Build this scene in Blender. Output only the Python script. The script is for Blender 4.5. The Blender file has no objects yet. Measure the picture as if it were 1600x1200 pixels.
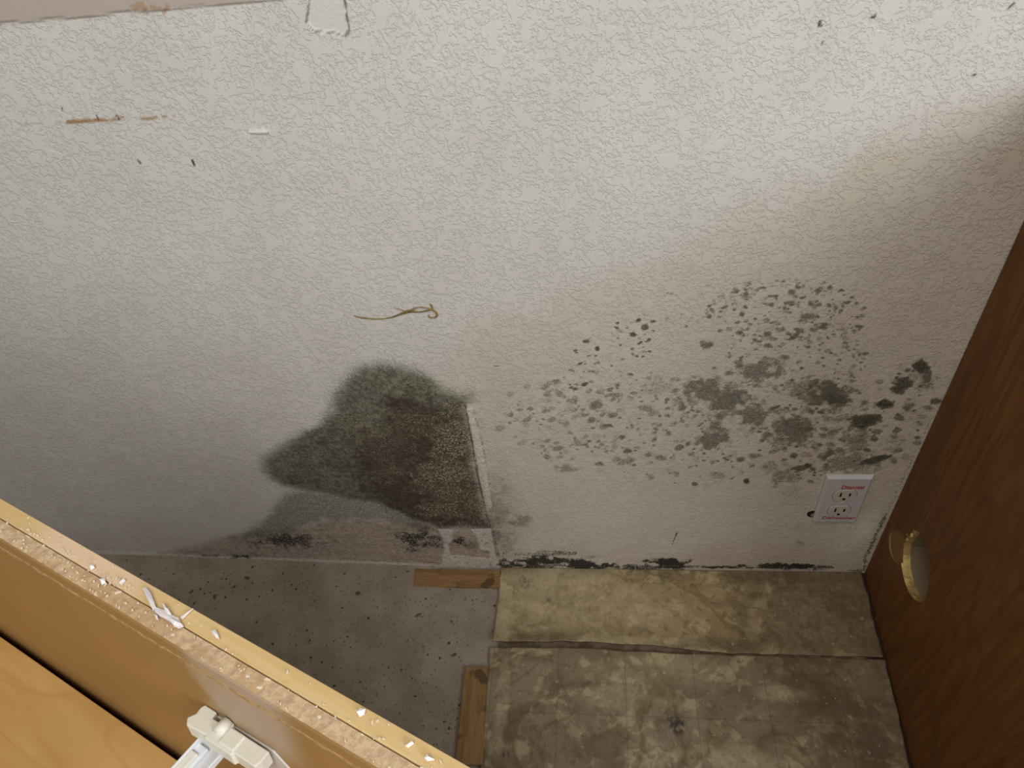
import bpy, bmesh, math, random
import numpy as np
from mathutils import Vector, Matrix
random.seed(7); RNG = np.random.default_rng(7)
C = bpy.context.scene.collection
scn = bpy.context.scene

# ------------------------------------------------------------------ camera
# world: X along the wall (right), Y into the wall, Z up; wall face y=0, floor z=0
F = 1150.0
nd = np.array([168., 1141., F]); nd /= np.linalg.norm(nd)
wv = np.array([9090., -179., -F]); wv /= np.linalg.norm(wv)
Zc = -nd; Xc = wv - Zc * wv.dot(Zc); Xc /= np.linalg.norm(Xc); Yc = np.cross(Zc, Xc)
R = np.array([Xc, Yc, Zc])
D = 0.7005
def ray(px, py): return R @ np.array([px - 800., py - 600., F])
_r = ray(780, 888); H = -_r[2] / _r[1] * D
EYE = np.array([0., -D, H])
cam_d = bpy.data.cameras.new('camera'); cam = bpy.data.objects.new('camera', cam_d); C.objects.link(cam)
cam_d.sensor_fit = 'HORIZONTAL'; cam_d.sensor_width = 36; cam_d.lens = F / 1600 * 36; cam_d.clip_start = .01
mr, mu, mb = R @ np.array([1., 0, 0]), R @ np.array([0, -1., 0]), R @ np.array([0, 0, -1.])
cam.matrix_world = Matrix(((mr[0], mu[0], mb[0], EYE[0]), (mr[1], mu[1], mb[1], EYE[1]), (mr[2], mu[2], mb[2], EYE[2]), (0, 0, 0, 1)))
scn.camera = cam

# ------------------------------------------------------------------ light
w = bpy.data.worlds.new('room_light'); scn.world = w; w.use_nodes = True
w.node_tree.nodes['Background'].inputs[0].default_value = (1.0, .95, .88, 1)
w.node_tree.nodes['Background'].inputs[1].default_value = .155
def area(name, loc, aim, size, power, col, sy=None):
    l = bpy.data.lights.new(name, 'AREA'); l.size = size; l.energy = power; l.color = col
    if sy: l.shape = 'RECTANGLE'; l.size_y = sy
    o = bpy.data.objects.new(name, l); C.objects.link(o); o.location = loc
    o.rotation_euler = (Vector(aim) - Vector(loc)).to_track_quat('-Z', 'Y').to_euler()
    return o
area('ceiling_light', (-.1, -1.3, 2.3), (.1, -.1, .7), .9, 20, (1, .94, .85), .9)
area('window_light', (1.35, -2.0, 1.75), (0, 0, .8), 1.35, 37, (.985, .99, 1), 1.1)
scn.view_settings.view_transform = 'Standard'; scn.view_settings.look = 'None'
scn.view_settings.gamma = 1; scn.view_settings.exposure = -0.07; scn.view_settings.use_curve_mapping = False

# ------------------------------------------------------------------ unprojection
def at_wall(px, py):
    r = ray(px, py); t = D / r[1]; return np.array([t * r[0], H + t * r[2]])
def at_floor(px, py, z=0.):
    r = ray(px, py); t = (z - H) / r[2]; return np.array([t * r[0], t * r[1] - D])
def on_plane(px, py, p0, nn):
    r = ray(px, py); t = (np.array(p0) - EYE).dot(nn) / r.dot(nn); return EYE + t * r

# ------------------------------------------------------------------ node helpers
class Mat:
    def __init__(s, name, rough=.6, spec=.3):
        s.m = bpy.data.materials.new(name); s.m.use_nodes = True; s.t = s.m.node_tree
        s.b = s.t.nodes['Principled BSDF']; s.b.inputs['Roughness'].default_value = rough
        s.b.inputs['Specular IOR Level'].default_value = spec
        s.tc = s.t.nodes.new('ShaderNodeTexCoord').outputs['Object']
    def put(s, sock, v):
        if isinstance(v, bpy.types.NodeSocket): s.t.links.new(v, sock)
        elif isinstance(v, (tuple, list)) and len(v) == 3 and sock.type == 'RGBA': sock.default_value = (*v, 1)
        else: sock.default_value = v
    def math(s, op, a, b=0., c=0., clamp=False):
        n = s.t.nodes.new('ShaderNodeMath'); n.operation = op; n.use_clamp = clamp
        s.put(n.inputs[0], a); s.put(n.inputs[1], b); s.put(n.inputs[2], c); return n.outputs[0]
    def add(s, a, b, clamp=False): return s.math('ADD', a, b, clamp=clamp)
    def mul(s, a, b, clamp=False): return s.math('MULTIPLY', a, b, clamp=clamp)
    def step(s, v, lo, hi, a=0., b=1.):
        n = s.t.nodes.new('ShaderNodeMapRange'); n.interpolation_type = 'SMOOTHSTEP'
        s.put(n.inputs[0], v); n.inputs[1].default_value = lo; n.inputs[2].default_value = hi
        n.inputs[3].default_value = a; n.inputs[4].default_value = b; return n.outputs[0]
    def mix(s, f, a, b):
        n = s.t.nodes.new('ShaderNodeMix'); n.data_type = 'RGBA'
        s.put(n.inputs[0], f); s.put(n.inputs[6], a); s.put(n.inputs[7], b); return n.outputs[2]
    def mapping(s, scale=(1, 1, 1), rot=(0, 0, 0), loc=(0, 0, 0), src=None):
        n = s.t.nodes.new('ShaderNodeMapping'); s.put(n.inputs[0], src or s.tc)
        n.inputs[1].default_value = loc; n.inputs[2].default_value = rot; n.inputs[3].default_value = scale; return n.outputs[0]
    def noise(s, scale, detail=3, rough=.5, dist=0., vec=None):
        n = s.t.nodes.new('ShaderNodeTexNoise'); s.put(n.inputs['Vector'], vec or s.tc)
        n.inputs['Scale'].default_value = scale; n.inputs['Detail'].default_value = detail
        n.inputs['Roughness'].default_value = rough; n.inputs['Distortion'].default_value = dist; return n.outputs[0]
    def voro(s, scale, vec=None, rand=1.):
        n = s.t.nodes.new('ShaderNodeTexVoronoi'); s.put(n.inputs['Vector'], vec or s.tc)
        n.inputs['Scale'].default_value = scale; n.inputs['Randomness'].default_value = rand; return n.outputs['Distance'], n.outputs['Color']
    def attr(s, name):
        n = s.t.nodes.new('ShaderNodeAttribute'); n.attribute_name = name
        q = s.t.nodes.new('ShaderNodeSeparateColor'); s.t.links.new(n.outputs['Color'], q.inputs[0]); return q.outputs
    def bump(s, h, strength=.5, dist=.001):
        n = s.t.nodes.new('ShaderNodeBump'); s.put(n.inputs['Height'], h); s.put(n.inputs['Strength'], strength)
        n.inputs['Distance'].default_value = dist; s.t.links.new(n.outputs[0], s.b.inputs['Normal'])
    def col(s, c): s.put(s.b.inputs['Base Color'], c); return s

# ------------------------------------------------------------------ mesh helpers
def link(name, me, mat=None, parent=None):
    o = bpy.data.objects.new(name, me); C.objects.link(o)
    if mat: me.materials.append(mat.m if isinstance(mat, Mat) else mat)
    if parent: o.parent = parent
    return o
def obj(name, bm, mat=None, parent=None, bevel=0., smooth=False):
    me = bpy.data.meshes.new(name); bmesh.ops.recalc_face_normals(bm, faces=bm.faces); bm.to_mesh(me); bm.free()
    if smooth:
        for p in me.polygons: p.use_smooth = True
    o = link(name, me, mat, parent)
    if bevel:
        b = o.modifiers.new('bevel', 'BEVEL'); b.width = bevel; b.segments = 2; b.limit_method = 'ANGLE'
    return o
def tag(o, label, cat, group=None, kind=None):
    o['label'] = label; o['category'] = cat
    if group: o['group'] = group
    if kind: o['kind'] = kind
    return o
def struct(o): o['kind'] = 'structure'; return o
def empty(name, loc, rot=None):
    o = bpy.data.objects.new(name, None); C.objects.link(o); o.empty_display_size = .05
    if rot is not None:
        m = Matrix(rot.tolist()).to_4x4() if not isinstance(rot, Matrix) else rot
        m.translation = Vector(loc); o.matrix_world = m
    else: o.location = loc
    return o
def box(bm, x0, x1, y0, y1, z0, z1):
    v = [bm.verts.new((x, y, z)) for z in (z0, z1) for y in (y0, y1) for x in (x0, x1)]
    for f in ((0, 1, 3, 2), (4, 6, 7, 5), (0, 4, 5, 1), (2, 3, 7, 6), (0, 2, 6, 4), (1, 5, 7, 3)): bm.faces.new([v[i] for i in f])
def prism(bm, pts, h0, h1, fn):
    """pts 2D outline; fn(p, h) -> 3D"""
    a = [bm.verts.new(fn(p, h0)) for p in pts]; b = [bm.verts.new(fn(p, h1)) for p in pts]
    bm.faces.new(a); bm.faces.new(b[::-1]); n = len(pts)
    for i in range(n): bm.faces.new((a[i], a[(i + 1) % n], b[(i + 1) % n], b[i]))
def grid_mesh(name, X, Z, fn, attrs=None, under=None):
    """X (nx), Z (nz) coordinates; fn(XX, ZZ) -> (N,3); attrs name -> (N,3)"""
    XX, ZZ = np.meshgrid(X, Z); co = fn(XX, ZZ).reshape(-1, 3); nx, nz = len(X), len(Z)
    i = np.arange(nx * nz).reshape(nz, nx)
    q = np.stack([i[:-1, :-1], i[:-1, 1:], i[1:, 1:], i[1:, :-1]], -1).reshape(-1, 4)
    nv = len(co)
    if under is not None:   # closed slab: lower copy plus rim
        lo = co.copy(); lo[:, 2] = under if np.isscalar(under) else under.reshape(-1)
        co = np.vstack([co, lo]); q2 = q[:, ::-1] + nv
        rim = np.concatenate([i[0, :], i[1:, -1], i[-1, -2::-1], i[-2:0:-1, 0]]); rn = np.roll(rim, -1)
        q = np.vstack([q, q2, np.stack([rim, rim + nv, rn + nv, rn], -1)])
    me = bpy.data.meshes.new(name); me.vertices.add(len(co)); me.vertices.foreach_set('co', co.ravel())
    me.loops.add(q.size); me.loops.foreach_set('vertex_index', q.ravel().astype(np.int32))
    me.polygons.add(len(q)); me.polygons.foreach_set('loop_start', (np.arange(len(q)) * 4).astype(np.int32))
    me.update(calc_edges=True); me.validate()
    for k, a in (attrs or {}).items():
        at = me.color_attributes.new(k, 'FLOAT_COLOR', 'POINT'); c = np.zeros((len(co), 4), np.float32); c[:, 3] = 1
        c[:nv, :3] = a.reshape(nv, 3); c[nv:, :3] = a.reshape(nv, 3)[:len(co) - nv]; at.data.foreach_set('color', c.ravel())
    return me
def vnoise(x, y, scale, seed=0, octaves=4):
    out = np.zeros_like(x); amp, tot = 1., 0.
    for o in range(octaves):
        g = np.random.default_rng(seed * 31 + o).random((256, 256)); X = x * scale + 77.3; Y = y * scale + 31.7
        ix = np.floor(X).astype(int); iy = np.floor(Y).astype(int); fx = X - ix; fy = Y - iy
        fx = fx * fx * (3 - 2 * fx); fy = fy * fy * (3 - 2 * fy)
        a = g[iy % 256, ix % 256]; b = g[iy % 256, (ix + 1) % 256]; c = g[(iy + 1) % 256, ix % 256]; d = g[(iy + 1) % 256, (ix + 1) % 256]
        out += amp * ((a * (1 - fx) + b * fx) * (1 - fy) + (c * (1 - fx) + d * fx) * fy); tot += amp; amp *= .5; scale *= 2
    return out / tot
def sstep(v, lo, hi): t = np.clip((v - lo) / (hi - lo), 0, 1); return t * t * (3 - 2 * t)
def sdist(P, XX, ZZ):
    """signed distance to polygon, positive inside"""
    P = np.asarray(P, float); d = np.full(XX.shape, 1e9); ins = np.zeros(XX.shape, bool); n = len(P)
    for i in range(n):
        a, b = P[i], P[(i + 1) % n]; e = b - a; wx, wz = XX - a[0], ZZ - a[1]
        t = np.clip((wx * e[0] + wz * e[1]) / (e @ e + 1e-12), 0, 1)
        d = np.minimum(d, np.hypot(wx - t * e[0], wz - t * e[1]))
        c = (a[1] > ZZ) != (b[1] > ZZ)
        ins ^= c & (XX < (b[0] - a[0]) * (ZZ - a[1]) / (b[1] - a[1] + 1e-12) + a[0])
    return np.where(ins, d, -d)
def ldist(P, XX, ZZ):
    P = np.asarray(P, float); d = np.full(XX.shape, 1e9)
    for a, b in zip(P[:-1], P[1:]):
        e = b - a; wx, wz = XX - a[0], ZZ - a[1]; t = np.clip((wx * e[0] + wz * e[1]) / (e @ e + 1e-12), 0, 1)
        d = np.minimum(d, np.hypot(wx - t * e[0], wz - t * e[1]))
    return d

# ================================================================== WALL
gx = np.concatenate([np.linspace(-2.4, -1.2, 13)[:-1], np.arange(-1.2, -.72, .005), np.arange(-.72, .47, .0015), np.linspace(.47, 2.4, 16)])
gz = np.concatenate([np.arange(0, .62, .0015), np.arange(.62, 1.03, .002), np.linspace(1.03, 2.6, 14)])
XX, ZZ = np.meshgrid(gx, gz)
M = {k: np.zeros(XX.shape) for k in ('heavy', 'bmold', 'spot', 'black', 'brown', 'yellow', 'paper', 'smooth', 'line')}
n1 = vnoise(XX, ZZ, 25, 1); n2 = vnoise(XX, ZZ, 70, 2); n3 = vnoise(XX, ZZ, 160, 3, 3)
W = lambda pts: [at_wall(*p) for p in pts]
def blob(ch, px, py, rx, ry, a=1., soft=.45, ang=0., mode='max', seed=None, rag=.5):
    """ellipse given by its centre and radii as seen; laid on the wall in wall metres"""
    c = at_wall(px, py); J = np.array([at_wall(px + 1, py) - c, at_wall(px, py + 1) - c]).T; Ji = np.linalg.inv(J)
    rr = max(rx, ry) * 1.6; ext = np.abs(J) @ np.array([rr, rr])
    i0, i1 = np.searchsorted(gx, [c[0] - ext[0], c[0] + ext[0]]); j0, j1 = np.searchsorted(gz, [c[1] - ext[1], c[1] + ext[1]])
    if i1 <= i0 or j1 <= j0: return
    s = (slice(j0, j1), slice(i0, i1)); dx, dz = XX[s] - c[0], ZZ[s] - c[1]
    u = Ji[0, 0] * dx + Ji[0, 1] * dz; v = Ji[1, 0] * dx + Ji[1, 1] * dz
    ca, sa = math.cos(ang), math.sin(ang); u, v = ca * u + sa * v, -sa * u + ca * v
    r = np.hypot(u / rx, v / ry) + (n2[s] - .5) * rag * 1.6 + (n3[s] - .5) * rag * 1.2
    m = a * (1 - sstep(r, 1 - soft, 1 + soft))
    M[ch][s] = np.maximum(M[ch][s], m) if mode == 'max' else np.clip(M[ch][s] + m, 0, 1)
def poly(ch, pts, a=1., soft=.004, rag=.0, mode='max', inset=0.):
    d = sdist(W(pts), XX, ZZ) + (n1 - .5) * rag + (n2 - .5) * rag * .7 - inset
    m = a * sstep(d, -soft, soft); M[ch] = np.maximum(M[ch], m) if mode == 'max' else M[ch] * (1 - m)
def stroke(ch, pts, wd, a=1., rag=.001):
    d = ldist(W(pts), XX, ZZ) + (n3 - .5) * rag * 2 + (n2 - .5) * rag; M[ch] = np.maximum(M[ch], a * (1 - sstep(d, wd * .6, wd * 1.4)))

# heavy mould patch left of the drywall seam
HV = [(513, 615), (530, 594), (566, 572), (608, 566), (650, 580), (695, 604), (735, 618), (733, 640), (741, 696), (753, 759), (768, 826), (686, 826), (640, 812),
      (584, 788), (530, 780), (479, 770), (440, 760), (413, 738), (414, 714), (453, 687), (494, 662), (513, 640)]
d = sdist(W(HV), XX, ZZ); seam = W([(729, 600), (730, 640), (741, 696), (753, 759), (768, 826), (783, 888)])
sx = np.interp(ZZ, [p[1] for p in seam][::-1], [p[0] for p in seam][::-1]); left_of = XX < sx
m = sstep(d + (n1 - .5) * .02, -.030, .040)
M['heavy'] = np.where(left_of | (ZZ > at_wall(730, 630)[1]), m, m * .0)
poly('heavy', [(350, 842), (416, 806), (440, 765), (530, 765), (640, 795), (690, 826), (660, 830), (600, 815), (506, 815), (470, 830), (410, 842)], .52, .018, .016)
poly('bmold', [(600, 640), (640, 612), (725, 640), (741, 696), (755, 765), (768, 828), (690, 826), (640, 808), (590, 780), (560, 745), (545, 700), (575, 690), (600, 670)], .95, .02, .05)
for i in range(150):   # rounded darker colonies inside the patch
    a, b = RNG.random(2); px = 455 + a * 300; py = 625 + b * 195
    wc = at_wall(px, py)
    if sdist(W(HV), np.array([[wc[0]]]), np.array([[wc[1]]]))[0, 0] < .012: continue
    r = RNG.uniform(5, 14); amp = RNG.uniform(.5, 1.) * (1 if px > 560 else .55)
    blob('bmold', px, py, r * 1.25, r * .85, amp, .22, rag=.25)
poly('bmold', [(584, 778), (640, 795), (700, 790), (760, 795), (768, 828), (690, 826), (640, 810)], 1., .006, .02)
M['speck'] = np.zeros(XX.shape)
for q in [(716, 680, 34, 38, .9), (700, 745, 44, 30, .9), (690, 795, 34, 14, .8), (738, 790, 24, 30, .6), (640, 600, 70, 24, .35), (600, 680, 40, 40, .3), (560, 660, 34, 30, .4), (470, 720, 50, 26, .35), (650, 660, 40, 20, .4), (610, 735, 30, 18, .4)]:
    blob('speck', *q, soft=.7, rag=1.3)
# exposed brown paper low on the wall
BR = [(235, 868), (300, 853), (380, 834), (440, 826), (510, 812), (600, 810), (650, 818), (690, 826), (770, 828), (784, 892), (500, 892), (240, 880)]
poly('brown', BR, .85, .016, .012)
for q in [(445, 845, 50, 10, .9), (440, 843, 26, 9, 1), (408, 848, 20, 5, .8), (654, 842, 24, 16, 1), (640, 838, 16, 10, 1), (670, 848, 22, 9, .8), (715, 846, 13, 7, 1), (378, 869, 20, 3, 1), (330, 868, 40, 1.6, .8),
          (735, 850, 12, 6, .6), (760, 848, 5, 4, .8)]:
    blob('black', *q[:2], q[2], q[3], q[4] * .72, soft=.75, rag=1.0)
    blob('spot', q[0], q[1], q[2] * 1.7, q[3] * 1.7, .5, .8, rag=.9)
# peeled face paper and joint compound
for pts in ([(685, 827), (708, 827), (707, 842), (700, 850), (703, 868), (712, 884), (693, 884), (694, 850)],
            [(736, 827), (766, 827), (768, 838), (772, 852), (778, 876), (768, 880), (762, 862), (756, 860), (750, 858), (748, 846), (742, 833)],
            [(690, 866), (775, 872), (783, 890), (690, 889)]):
    poly('paper', pts, .8, .0016, .008)
stroke('paper', [(734, 641), (740, 668), (746, 690), (750, 712)], .0048, 1., .002)
stroke('paper', [(750, 712), (755, 735), (761, 768), (765, 792)], .0036, .9, .004)
stroke('paper', [(765, 762), (774, 768), (780, 766)], .0022, .7, .002)
stroke('line', [(727, 634), (737, 688), (748, 750), (762, 812)], .0012, .75, .002)
stroke('line', [(764, 812), (772, 838), (784, 886)], .0011, .6, .003)
stroke('line', [(741, 640), (748, 672), (757, 708), (766, 760)], .0006, .4, .003)
M['paper'] = np.maximum(M['paper'], ((ZZ < .0075 + .05 * np.clip(-.2 - XX, 0, 1)) & (XX < -.2) & (XX > -1.0)) * .8)
# fuzz right of the seam
for q in [(776, 800, 20, 50, .5), (785, 770, 20, 26, .3), (812, 816, 20, 10, .62), (790, 850, 14, 30, .45), (770, 835, 14, 55, .6), (800, 870, 22, 12, .35), (752, 690, 10, 40, .3)]:
    blob('spot', *q, soft=.75, rag=.8)
blob('brown', 782, 820, 26, 70, .42, .8)
# black line of growth along the foot of the wall
xs = np.linspace(790, 1290, 60)
for x in xs:
    base = 884 + (x - 790) * .006
    blob('black', x, base + RNG.uniform(-2, 1), RNG.uniform(9, 18), RNG.uniform(2.5, 5.5) * (1 if x < 960 or 980 < x < 1070 or x > 1200 else .55), RNG.uniform(.6, .95), .6, rag=1.2)
for q in [(840, 876, 40, 7, 1), (905, 881, 34, 6, 1), (1045, 878, 30, 6, 1), (850, 866, 60, 3, .55), (880, 865, 30, 3, .6), (925, 870, 14, 4, .5), (1250, 885, 36, 5, 1), (1215, 884, 30, 4, .9), (860, 862, 24, 2, .5), (1338, 892, 14, 4, .6)]:
    blob('black', *q, soft=.5, rag=.9)
# speckled field ------------------------------------------------------
big = [(1185, 580, 36, 24, .7), (1112, 610, 36, 20, .72), (1142, 626, 34, 18, .75), (1175, 650, 34, 26, .72), (1235, 672, 38, 26, .75), (1116, 682, 26, 20, .72),
       (1292, 618, 42, 22, .86), (1300, 624, 24, 12, 1.), (1248, 608, 34, 18, .6), (1026, 606, 26, 20, .45), (1014, 640, 14, 12, .6), (1260, 494, 16, 10, .7), (1103, 540, 15, 7, .8),
       (1228, 742, 24, 14, .6), (1205, 728, 20, 10, .5), (1215, 690, 16, 12, .6), (975, 720, 18, 7, .55), (886, 730, 18, 6, .6), (940, 735, 16, 7, .35), (1120, 742, 16, 7, .5),
       (1340, 690, 26, 24, .62), (1322, 725, 46, 14, .62), (1350, 735, 30, 14, .5), (1300, 780, 60, 50, .2), (1235, 770, 26, 16, .35), (1240, 823, 24, 7, .3), (1250, 848, 12, 5, .5), (1215, 800, 22, 30, .16),
       (1430, 590, 30, 26, .5), (1425, 650, 18, 22, .32), (1395, 690, 24, 14, .45)]
for q in big: blob('spot', *q, soft=.6, rag=1.0)
for q in [(1436, 574, 17, 12, 1, .4), (1412, 598, 18, 14, .95, .2), (1402, 610, 13, 9, .95, .2), (1382, 632, 15, 8, 1, -.1), (1355, 656, 21, 11, 1, -.15), (1345, 663, 14, 7, 1, 0), (1366, 718, 22, 5, 1, -.25),
          (1382, 713, 10, 4, 1, 0), (1405, 652, 9, 6, .8, .5), (1370, 675, 12, 5, .7, 0), (1366, 686, 8, 5, .8, 0), (1262, 727, 7, 4, 1, 0), (1448, 585, 8, 12, .8, 0),
          (1298, 620, 26, 8, .85, .1), (1310, 612, 14, 5, .8, 0), (990, 523, 8, 5, .9, 0), (1008, 512, 8, 5, .9, 0), (998, 500, 5, 4, 1, 0), (1020, 502, 5, 2, .8, 0), (933, 545, 4, 4, 1, 0),
          (1166, 751, 5, 4, 1, 0), (1212, 636, 9, 3, .8, -.4), (952, 664, 9, 4, .8, 0), (982, 705, 7, 3, .8, 0), (1085, 755, 6, 3, .8, 0), (1146, 604, 9, 3, .5, 0), (935, 613, 9, 4, .6, 0), (962, 617, 12, 5, .6, 0)]:
    blob('spot', *q[:5], soft=.3, ang=q[5], rag=.7)
    if q[4] >= .95: blob('black', q[0], q[1], q[2] * .7, q[3] * .7, .42, .5, q[5], rag=.8)
def scatter(n, cx, cy, sx_, sy_, rmin, rmax, amin, amax, ang=0., clip=None):
    for _ in range(n):
        a = RNG.uniform(0, 2 * math.pi); r = math.sqrt(RNG.random()) ** .9
        u, v = sx_ * r * math.cos(a), sy_ * r * math.sin(a); px = cx + u * math.cos(ang) - v * math.sin(ang); py = cy + u * math.sin(ang) + v * math.cos(ang)
        q = rmin + (rmax - rmin) * RNG.random() ** 2.2
        blob('spot', px, py, q * RNG.uniform(1, 1.8), q * RNG.uniform(.7, 1.), RNG.uniform(amin, amax), .5, RNG.uniform(-.4, .2), rag=.5)
scatter(210, 880, 655, 105, 65, 2.2, 6, .3, .66)
scatter(190, 1010, 665, 110, 85, 2.2, 6, .35, .75)
scatter(55, 960, 545, 95, 40, 2, 4.5, .45, .95, -.62)
scatter(60, 1060, 480, 110, 36, 1.6, 4, .25, .6, -.2)
scatter(300, 1230, 490, 125, 55, 1.8, 5, .45, .85)
scatter(170, 1245, 560, 110, 60, 1.8, 4.5, .4, .8)
scatter(220, 1190, 650, 160, 85, 2, 7, .35, .8)
scatter(110, 1290, 690, 80, 60, 2, 7, .4, .95)
scatter(90, 1400, 650, 55, 85, 2, 7, .35, .9, .45)
scatter(60, 1150, 735, 170, 28, 2, 5, .3, .7)
scatter(50, 1325, 560, 22, 60, 1.6, 4, .4, .8)
for q in [(1000, 540, 60, 60, .0)]: pass
# yellow staining: everything under a rising tide line
TL = W([(690, 560), (720, 500), (860, 460), (1000, 405), (1200, 310), (1400, 205), (1480, 170), (1640, 140)])
tz = np.interp(XX, [p[0] for p in TL], [p[1] for p in TL]); M['yellow'] = sstep(tz - ZZ + (n1 - .5) * .06, -.02, .05) * .62 * sstep(XX, -.29, -.14)
M['yellow'] = np.maximum(M['yellow'], .8 * np.exp(-((tz - ZZ - .03) / .03) ** 2) * sstep(XX, .12, .3) * sstep(n1, .3, .6))
M['brown'] = np.maximum(M['brown'], .22 * sstep(XX + (n1 - .5) * .12, .33, .47) * (ZZ < .8))
M['brown'] = np.maximum(M['brown'], .22 * sstep(.11 - ZZ + (n1 - .5) * .10, 0, .09) * (XX > -.2))
M['brown'] = np.maximum(M['brown'], .16 * sstep(.2 - ZZ + (n1 - .5) * .10, 0, .15) * (XX < -.4))
stroke('black', [(1350, 892), (1352, 870), (1386, 800)], .0026, .6, .004)
stroke('black', [(1386, 800), (1452, 660)], .0009, .4, .003)
# marks
M['tan'] = np.zeros(XX.shape)
stroke('tan', [(106, 191), (140, 189), (166, 187)], .0020, 1., .002); stroke('tan', [(166, 187), (195, 184)], .0012, .9, .003)
stroke('tan', [(218, 186), (262, 182), (288, 183)], .0008, .7, .003)
for a, b in [((151, 181), (154, 185)), ((181, 180), (187, 186)), ((216, 251), (219, 254)), ((301, 250), (303, 257)), ((97, 167), (98, 172)), ((1280, 32), (1279, 42)), ((1281, 34), (1283, 41)), ((1287, 63), (1285, 67)),
             ((1361, 26), (1366, 25)), ((1575, 13), (1584, 5)), ((1577, 52), (1578, 53)), ((1521, 117), (1522, 118)), ((772, 571), (779, 572)), ((1050, 850), (1058, 832))]:
    stroke('line', [a, b], .0010, .95, .001)
stroke('line', [(538, 490), (542, 505)], .0004, .5, .0)
stroke('line', [(20, 195), (100, 189)], .0004, .25, .001); stroke('line', [(320, 285), (344, 283)], .0006, .35, .001)
# countertop line and smooth paint above it
zl = .9865 + (vnoise(XX, ZZ * 0, 30, 9) - .5) * .005
top = sstep(ZZ - zl, -.0005, .0008) * (1 - sstep(XX, -.275, -.255))
M['smooth'] = np.maximum(M['smooth'], top)
M['line'] = np.maximum(M['line'], .62 * (1 - sstep(np.abs(ZZ - zl), .0005, .0016)) * (1 - sstep(XX, -.27, -.25)))
stroke('tan', [(205, 10), (240, 12), (262, 14)], .0012, .7, .004); stroke('line', [(230, 17), (229, 19)], .0016, .4, .002); stroke('tan', [(256, 20), (262, 13)], .002, .8, .003)
TP = [(484, -4), (478, 36), (492, 49), (525, 52), (538, 58), (546, 47), (541, 22), (537, -4)]
M['tear'] = sstep(sdist(W(TP), XX, ZZ) + (n2 - .5) * .004, -.0006, .0006)
stroke('line', TP[:5], .0007, .6, .0006); stroke('line', TP[4:], .0012, .62, .002)
M['smooth'] = np.maximum(M['smooth'], M['tear'] * .8)
hz_ = -(M['tear'] * .0018) + M['smooth'] * .0
bow = .0006 * (n1 - .5)
yy = -hz_ + bow
yy -= M['paper'] * .0009 * (XX < -.18)
def wfn(a, b): return np.stack([a, yy - .0003, b], -1)
me = grid_mesh('wall_back', gx, gz, wfn, {'m1': np.stack([M['heavy'], M['bmold'], M['spot']], -1), 'm2': np.stack([M['black'], M['brown'], M['yellow']], -1), 'm3': np.stack([M['paper'], M['smooth'], M['line']], -1),
                                          'm4': np.stack([top, M['speck'], M['tan']], -1)})
k = Mat('wall_paint', .75, .25)
m1, m2, m3, m4 = k.attr('m1'), k.attr('m2'), k.attr('m3'), k.attr('m4')
fine = k.noise(330, 5, .7); mid = k.noise(120, 5, .65); huge = k.noise(9, 3, .5); grit = k.noise(620, 3, .7)
c = k.mix(k.step(huge, .35, .7), (.665, .652, .632), (.635, .618, .590))
c = k.mix(k.mul(m2[2], k.step(huge, .25, .75, .7, 1.)), c, (.60, .54, .42))
c = k.mix(m4[0], c, (.47, .42, .365))
# brown paper
bcol = k.mix(k.step(mid, .35, .65), (.27, .195, .145), (.45, .36, .29)); bcol = k.mix(k.mul(k.step(k.noise(45, 4, .65, 1., k.mapping(scale=(.5, 1, 1.6))), .52, .66), .5), bcol, (.13, .09, .06))
c = k.mix(k.math('MINIMUM', k.mul(m2[1], k.step(fine, .3, .65, .72, 1.05)), 1.), c, bcol)
# scattered colonies
ds = k.math('MULTIPLY', k.step(k.add(m1[2], k.mul(k.add(fine, -.5), 1.5)), .18, .80), k.step(m1[2], .03, .28), clamp=True)
c = k.mix(k.mul(ds, k.add(.42, k.mul(m1[2], .54), clamp=True)), c, k.mix(k.step(mid, .4, .6), (.085, .083, .062), (.14, .125, .10)))
# heavy patch
hcol = k.mix(k.step(mid, .40, .60), (.084, .082, .062), (.180, .172, .136))
hcol = k.mix(k.mul(k.step(fine, .54, .66), .75), hcol, (.31, .295, .235))
hcol = k.mix(k.mul(k.step(m1[0], .75, .3), .45), hcol, (.235, .235, .195))
bm_ = k.mix(k.step(mid, .4, .65), (.036, .025, .014), (.085, .062, .038))
hcol = k.mix(k.mul(m1[1], k.step(fine, .70, .5, .68, 1.)), hcol, bm_)
pt = k.mul(m4[1], k.step(k.noise(300, 5, .8), .47, .60)); hcol = k.mix(k.math('MULTIPLY', pt, 1., clamp=True), hcol, (.50, .44, .33))
dh = k.math('MULTIPLY', k.step(k.add(m1[0], k.mul(k.add(fine, -.5), 1.0)), .12, .72), k.step(m1[0], .0, .18), clamp=True)
c = k.mix(k.mul(dh, .97), c, hcol)
# paper / compound
pc = k.mix(k.step(fine, .35, .6), (.52, .49, .44), (.74, .72, .68))
dp = k.math('MULTIPLY', m3[0], k.step(k.add(mid, k.mul(k.add(fine, -.5), .8)), .30, .46), clamp=True)
c = k.mix(dp, c, pc)
dbk = k.math('MULTIPLY', k.step(k.add(m2[0], k.mul(k.add(fine, -.5), 2.2)), .25, .85), k.step(m2[0], .03, .25), clamp=True)
c = k.mix(k.mul(dbk, .95), c, (.014, .014, .012))
c = k.mix(m4[2], c, (.40, .25, .14))
c = k.mix(m3[2], c, (.075, .055, .042))
k.col(c)
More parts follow.
